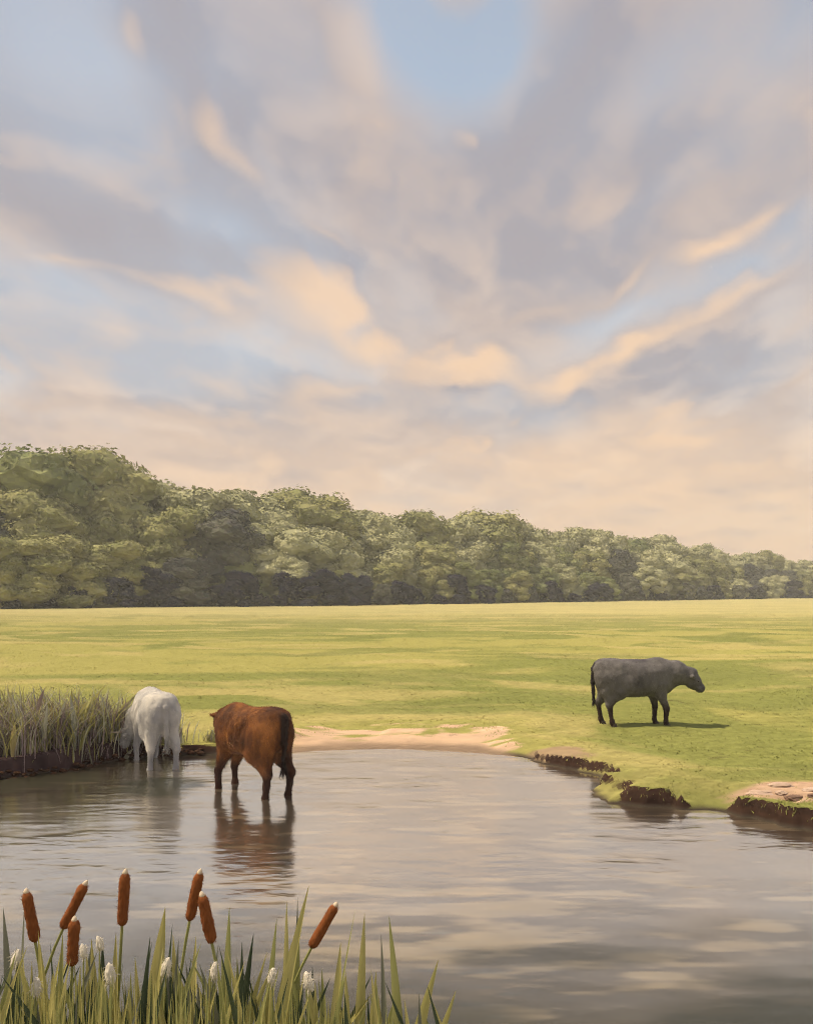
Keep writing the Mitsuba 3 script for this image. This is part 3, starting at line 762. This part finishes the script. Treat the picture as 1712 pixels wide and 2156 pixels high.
# ------------------------------------------------------------------ banks: turf clods, earth and stones
mat('clod_material', proc(lambda p, n, uv: mix((.020, .013, .011), (.085, .042, .024), mikit.fbm(p.x * 7, p.y * 7, p.z * 9, 3))), .95, .1)
mat('stone_material', proc(lambda p, n, uv: mix((.52, .42, .34), (.34, .25, .20), mikit.fbm(p.x * 5, p.y * 5, p.z * 8, 4))), .85, .2)
mat('stone_dark_material', proc(lambda p, n, uv: mix((.10, .07, .06), (.24, .16, .12), mikit.fbm(p.x * 5, p.y * 5, p.z * 8, 4))), .9, .2)
rc = np.random.default_rng(21)
lump = []
edge = pts[::4]
edge = edge[((edge[:, 0] > 2.2) & (edge[:, 1] > 9.4) & (edge[:, 1] < 14.4)) | ((edge[:, 0] < -3.6) & (edge[:, 1] > 12.6))]
for ex, ey in edge:
    if meshkit.noise(np.array([ex * 1.3, ey * 1.3, .5]), 5) < .58 and ex > 0: continue
    if ex > 0 and gz(*(np.array([ex, ey]) + nrm[np.argmin(((pts - [ex, ey]) ** 2).sum(1))] * .17)) < .11: continue
    for _ in range(4):
        s = rc.uniform(.012, .050)
        m = ICO.vertices * np.array([s * 1.4, s * 1.1, s * .62])
        m = m * (1 + .8 * (meshkit.fbm(ICO.vertices * 1.7 + rc.random(3) * 50, 3, 3) - .5))[:, None]
        lump.append((m + [ex + rc.normal(0, .05), ey + rc.normal(0, .05), rc.uniform(-.02, .10)], ICO.faces))
add('earth_clods', mikit.ply(join(lump), 'clod_material', smooth=True)); tag('earth_clods', 'dark crumbling earth along the undercut pond banks', 'earth', kind='stuff')
for x, y, s, flat, m, lab in [(4.72, 11.62, .13, .32, 'stone_material', 'pale flat stone at the left end of the bare earth patch'), (5.12, 11.95, .11, .36, 'stone_material', 'pinkish stone at the back of the bare earth patch'),
                              (5.05, 11.35, .09, .4, 'stone_dark_material', 'dark stone at the front of the bare earth patch'), (5.42, 11.6, .11, .34, 'stone_material', 'pale flat stone at the right frame edge on bare earth'),
                              (4.96, 11.55, .06, .5, 'stone_material', 'smallest pale stone amid the bare earth patch'), (5.28, 11.28, .07, .45, 'stone_dark_material', 'dark brown stone nearest the water on the bare earth')]:
    ico = trimesh.creation.icosphere(subdivisions=4)
    v = ico.vertices * [s * 1.35, s, s * flat]
    v = v * (1 + .95 * (meshkit.fbm(ico.vertices * 1.9 + x * 9, 4, 5) - .5) + .12 * (np.round(meshkit.noise(ico.vertices * 1.3 + x * 5, 9) * 3) / 3 - .5))[:, None]
    key = numbered('stone'); scene[key] = {**mikit.ply((v, ico.faces), m, smooth=True), 'to_world': T().translate([x, y, float(gz(x, y)) + s * flat * .12])}
    tag(key, lab, 'stone')

# ------------------------------------------------------------------ cattails and reeds at the near edge
K = 540.0                          # scale of the reed bed: it stands 3.4 m from the eye


def near(px, py, y=3.4):
    return np.array([(px - 856) / 1836 * y, y, CAM_Z - (py - HORIZON) / 1836 * y])


def reed_fn(a, b):
    return lambda p, n, uv: mix(a, b, mikit.fbm(p.x * 60, p.y * 60, p.z * 2.2, 3)) * (.8 + .4 * mikit.fbm(p.x * 7, p.y * 7, p.z * 3, 2))


leafmat('reed_bright', proc(reed_fn((.47, .45, .15), (.62, .58, .27))), .6, .5)
leafmat('reed_green', proc(reed_fn((.31, .34, .13), (.46, .47, .20))), .55, .5)
leafmat('reed_dark', proc(reed_fn((.050, .075, .052), (.11, .14, .085))), .4, .5)
leafmat('reed_bluish', proc(reed_fn((.17, .19, .16), (.27, .28, .22))), .4, .5)
mat('spike_material', proc(lambda p, n, uv: mix((.13, .042, .014), (.30, .105, .035), mikit.fbm(p.x * 160, p.y * 160, p.z * 38, 3) * .7 + .3 * mikit.fbm(p.x * 25, p.y * 25, p.z * 14, 2))), .9, .1, sheen=.6)
mat('spike_tip_material', (.62, .54, .43), .9, .1)
mat('fluff_material', proc(lambda p, n, uv: mix((.55, .53, .46), (.74, .71, .64), mikit.fbm(p.x * 90, p.y * 90, p.z * 30, 2))), .95, .1)
BED = -.12
REED = ['reed_bright', 'reed_green', 'reed_dark', 'reed_bluish']
rr = np.random.default_rng(33)


def reed_leaf(parent, tip, root, width, kind, bow=.0, rs=None):
    tip, root = np.asarray(tip, float), np.asarray(root, float)
    mid = (tip * .42 + root * .58) + [bow, 0, 0]
    mid[2] = max(mid[2], root[2] + (tip[2] - root[2]) * .55)
    path = bezier(root, mid, tip, 14)
    path[:, 0] += rr.normal(0, .035) * np.sin(np.linspace(0, 3.6, 14)) * np.linspace(0, 1, 14)
    w = 1.75 * width * np.interp(np.linspace(0, 1, 14), [0, .3, .6, .8, .93, 1], [.75, 1, .95, .66, .30, .02])
    a = rr.uniform(-.75, .75)
    return add('leaf', mikit.ply(blade(path, w, (math.cos(a), math.sin(a), 0), .22), kind, smooth=True), parent)


SPIKES = [((55, 1877), (75, 1986), 'leftmost cattail, brown spike leaning left'), ((180, 1860), (132, 1957), 'cattail with brown spike leaning far right, second from left'),
          ((157, 1936), (152, 2036), 'shortest cattail, its brown spike standing below the right leaning one'), ((264, 1836), (257, 1952), 'upright cattail with brown spike standing alone, above the pale seed heads'),
          ((421, 1836), (399, 1940), 'tallest cattail, brown spike leaning right below the brown cow reflection'), ((425, 1884), (447, 1988), 'cattail with brown spike leaning left, crossing just right of the tallest'),
          ((708, 1905), (655, 1997), 'rightmost cattail, brown spike leaning right and standing apart')]
for n, (top, bot, lab) in enumerate(SPIKES):
    t = thing('cattail', lab, 'cattail')
    y = 3.4 + .12 * math.sin(n * 2.3)
    A, B = near(*top, y), near(*bot, y)
    ax = (A - B); L = np.linalg.norm(ax); ax /= L
    root = np.array([B[0] - ax[0] * .55 + rr.normal(0, .03), y + rr.uniform(-.1, .1), BED])
    stem = np.vstack([bezier(root, B - ax * .55, B + ax * .03, 12)])
    add('stem', mikit.ply(tube(stem, np.linspace(.0085, .0055, 12), 8), 'reed_green', smooth=60), t)
    u = np.linspace(0, 1, 22)
    prof = .0205 * np.minimum(1, np.sqrt(np.clip(np.minimum(u / .10, (1 - u) / .12), 0, 1)) * .96 + .04) * (1 + .06 * np.sin(u * 7 + n))
    m = tube(B + u[:, None] * ax * L, np.maximum(prof, .002), 18)
    m.vertices += (meshkit.fbm(m.vertices * np.array([150, 150, 60]), 3, n) - .5)[:, None] * .0075
    add('spike', mikit.ply(m, 'spike_material', smooth=70), t)
    hv = []
    for q in range(700):
        uu, aa = rr.uniform(.02, .98), rr.uniform(0, 6.283)
        o = np.array([math.cos(aa), math.sin(aa), 0.]); rad = .0225 * min(1, math.sqrt(min(uu / .10, (1 - uu) / .12, 1)))
        b0 = B + ax * uu * L + o * rad * .9
        e0 = b0 + (o * .55 + rr.normal(0, .4, 3) + ax * .3) * rr.uniform(.004, .011)
        w = np.cross(e0 - b0, rr.normal(size=3)); w = w / (np.linalg.norm(w) + 1e-9) * .0009
        hv.append(np.array([b0 - w, b0 + w, e0]))
    k = add('fuzz', mikit.ply((np.concatenate(hv), np.arange(2100).reshape(-1, 3)), 'spike_material'), t); tag(k, kind='stuff')
    tipm = tube(bezier(A - ax * .014, A + ax * .002, A + ax * .013 + [rr.normal(0, .004), 0, 0], 7), [.007, .0105, .011, .010, .008, .005, .001], 9)
    add('tip', mikit.ply(tipm, 'spike_tip_material', smooth=60), t)
    for q in range(4):
        px = bot[0] + rr.uniform(-55, 75)
        py = bot[1] + rr.uniform(0, 110)
        reed_leaf(t, near(px, py, y + rr.uniform(-.15, .15)), root + [rr.normal(0, .04), rr.normal(0, .04), 0], rr.uniform(.022, .036), REED[int(rr.choice([0, 0, 1, 1, 2, 3]))], rr.normal(0, .05))

LEAVES = [((649, 1866), 540, .034, 0), ((610, 1898), 566, .024, 0), ((636, 1934), 590, .034, 1), ((722, 1985), 660, .042, 0), ((765, 1924), 757, .032, 0), ((826, 1930), 840, .034, 1), ((794, 2046), 755, .036, 0),
          ((906, 2023), 822, .046, 0), ((951, 2087), 850, .044, 0), ((532, 1966), 470, .030, 2), ((507, 1985), 522, .026, 2), ((479, 1911), 486, .034, 1), ((253, 1966), 196, .044, 0), ((336, 1912), 330, .058, 0),
          ((317, 1972), 268, .026, 2), ((362, 1969), 385, .042, 0), ((413, 1972), 390, .040, 0), ((192, 1978), 222, .036, 0), ((99, 1985), 135, .026, 2), ((451, 1991), 405, .026, 3), ((45, 1898), 52, .030, 3),
          ((20, 1912), 22, .032, 3), ((130, 1965), 122, .034, 1), ((82, 1960), 98, .036, 0), ((575, 1935), 560, .03, 1), ((600, 1985), 585, .042, 0), ((690, 2040), 668, .032, 1), ((630, 1890), 618, .018, 3), ((738, 1915), 690, .010, 1), ((800, 1968), 805, .022, 3)]
groups = {}
NAMES = [(110, 'reed clump at the far left of the reed bed, with greyish leaves'), (230, 'reed clump second from left, below the crossed cattails'), (345, 'reed clump with broad bright leaf right of the upright cattail'), (460, 'reed clump below the two crossing cattails'),
         (580, 'dark leaved reed clump in the middle of the reed bed'), (700, 'reed clump with long leaning leaf below the brown cow reflection'), (800, 'sparse reed clump right of the rightmost cattail'), (2000, 'outermost reed clump leaning right over the open water')]
for lim, lab in NAMES:
    groups[lim] = thing('reed_clump', lab, 'reeds')


def clump_of(px):
    return next(groups[l] for l, _ in NAMES if px < l)


for tip, base, w, kind in LEAVES:
    y = 3.35 + rr.uniform(-.2, .25)
    b = near(base, 2200, y)
    root = np.array([b[0] + (b[0] - near(*tip, y)[0]) * .35, y + rr.uniform(-.08, .08), BED])
    reed_leaf(clump_of(base), near(*tip, y), root, w, REED[kind], rr.normal(0, .03))
for n in range(270):
    px = -60 + 960 * rr.random() ** 1.25
    py = 1985 + 165 * rr.random() ** .8 + max(0, px - 520) * .22
    y = 3.3 + rr.uniform(-.35, .4)
    tip = near(px, py, y)
    root = np.array([tip[0] + rr.normal(-.06, .30), y + rr.normal(0, .06), BED])
    reed_leaf(clump_of(px), tip, root, rr.uniform(.018, .036), REED[int(rr.choice(4, p=[.46, .27, .19, .08]))], rr.normal(0, .05))
low = [[], [], []]
for n in range(1500):
    px = -80 + 940 * rr.random() ** 1.3
    y = 3.25 + rr.uniform(-.5, .45)
    tip = near(px, rr.uniform(2040, 2230) + max(0, px - 480) * .22, y)
    root = np.array([tip[0] + rr.normal(0, .09), y + rr.normal(0, .05), BED])
    low[int(rr.choice([0, 1, 1, 2, 2]))].append(blade(bezier(root, (root + tip) / 2 + [rr.normal(0, .03), 0, .1], tip, 7), rr.uniform(.018, .034) * np.array([.8, 1, 1, .9, .7, .4, .02]), (1, rr.normal(0, .5), 0), .2))
for pp, m, lab in zip(low, ('reed_dark', 'reed_green', 'reed_bright'), ('dark green undergrowth of the reed bed', 'mid green undergrowth of the reed bed', 'bright green undergrowth of the reed bed')):
    k = numbered('reed_undergrowth'); scene[k] = mikit.ply(join(pp), m); tag(k, lab, 'reeds', kind='stuff')

# pale fluffy seed heads among the reeds
for px, py, hgt, lab in [(232, 2053, 56, 'largest pale seed head, below the upright cattail'), (76, 2080, 50, 'pale seed head leaning at far left of the reeds'), (452, 2045, 46, 'pale seed head below the left leaning cattail at centre'), (350, 2038, 52, 'narrow pale seed head left of the crossing cattails'),
                         (573, 2056, 42, 'pale seed head in the dark reeds right of centre'), (650, 2068, 50, 'rightmost pale seed head, below the rightmost cattail'), (176, 2004, 36, 'small pale seed head right of the shortest cattail'), (34, 2020, 48, 'pale seed head nearest the left frame edge'), (210, 1987, 36, 'pale seed head highest of all, left of the upright cattail')]:
    t = thing('seed_head', lab, 'seed head')
    y = 3.12 + rr.uniform(-.06, .06)
    c, L = near(px, py, y), .72 * hgt / 1836 * y
    m = trimesh.creation.icosphere(subdivisions=3)
    v = m.vertices * [L * .27, L * .27, L * .58]
    v[:, :2] *= (1 - .35 * np.clip(v[:, 2:] / L, -.5, 1))
    v = v * (1 + .35 * (meshkit.fbm(m.vertices * 3 + px, 3, 2) - .5))[:, None]
    lean = np.array([[1, 0, rr.normal(0, .18)], [0, 1, 0], [0, 0, 1]])
    v = v @ lean.T
    add('fluff', mikit.ply((v + c, m.faces), 'fluff_material', smooth=True), t)
    hv = []
    for q in range(110):
        s = m.vertices[rr.integers(0, len(m.vertices))]
        b = c + s * [L * .24, L * .24, L * .54]
        e = b + (s * .7 + rr.normal(0, .35, 3) - [0, 0, .8]) * L * .26
        w = np.cross(e - b, rr.normal(size=3)); w = w / (np.linalg.norm(w) + 1e-9) * .0012
        hv.append(np.array([b - w, b + w, e]))
    k = add('hair', mikit.ply((np.concatenate(hv), np.arange(330).reshape(-1, 3)), 'fluff_material'), t); tag(k, kind='stuff')
    root = np.array([c[0] + rr.normal(0, .05), y, BED])
    add('stem', mikit.ply(tube(bezier(root, (root + c) / 2 + [rr.normal(0, .02), 0, 0], c - [0, 0, L * .4], 8), np.linspace(.005, .003, 8), 6), 'reed_green', smooth=60), t)

# ------------------------------------------------------------------ evening haze
scene['haze'] = {'type': 'cube', 'to_world': T().translate([0, 225, 22]).scale([460, 320, 26]), 'bsdf': {'type': 'null'}, 'interior': {'type': 'ref', 'id': 'air'}}
labels['haze'] = {'label': 'thin evening haze over pasture and wood', 'kind': 'stuff'}
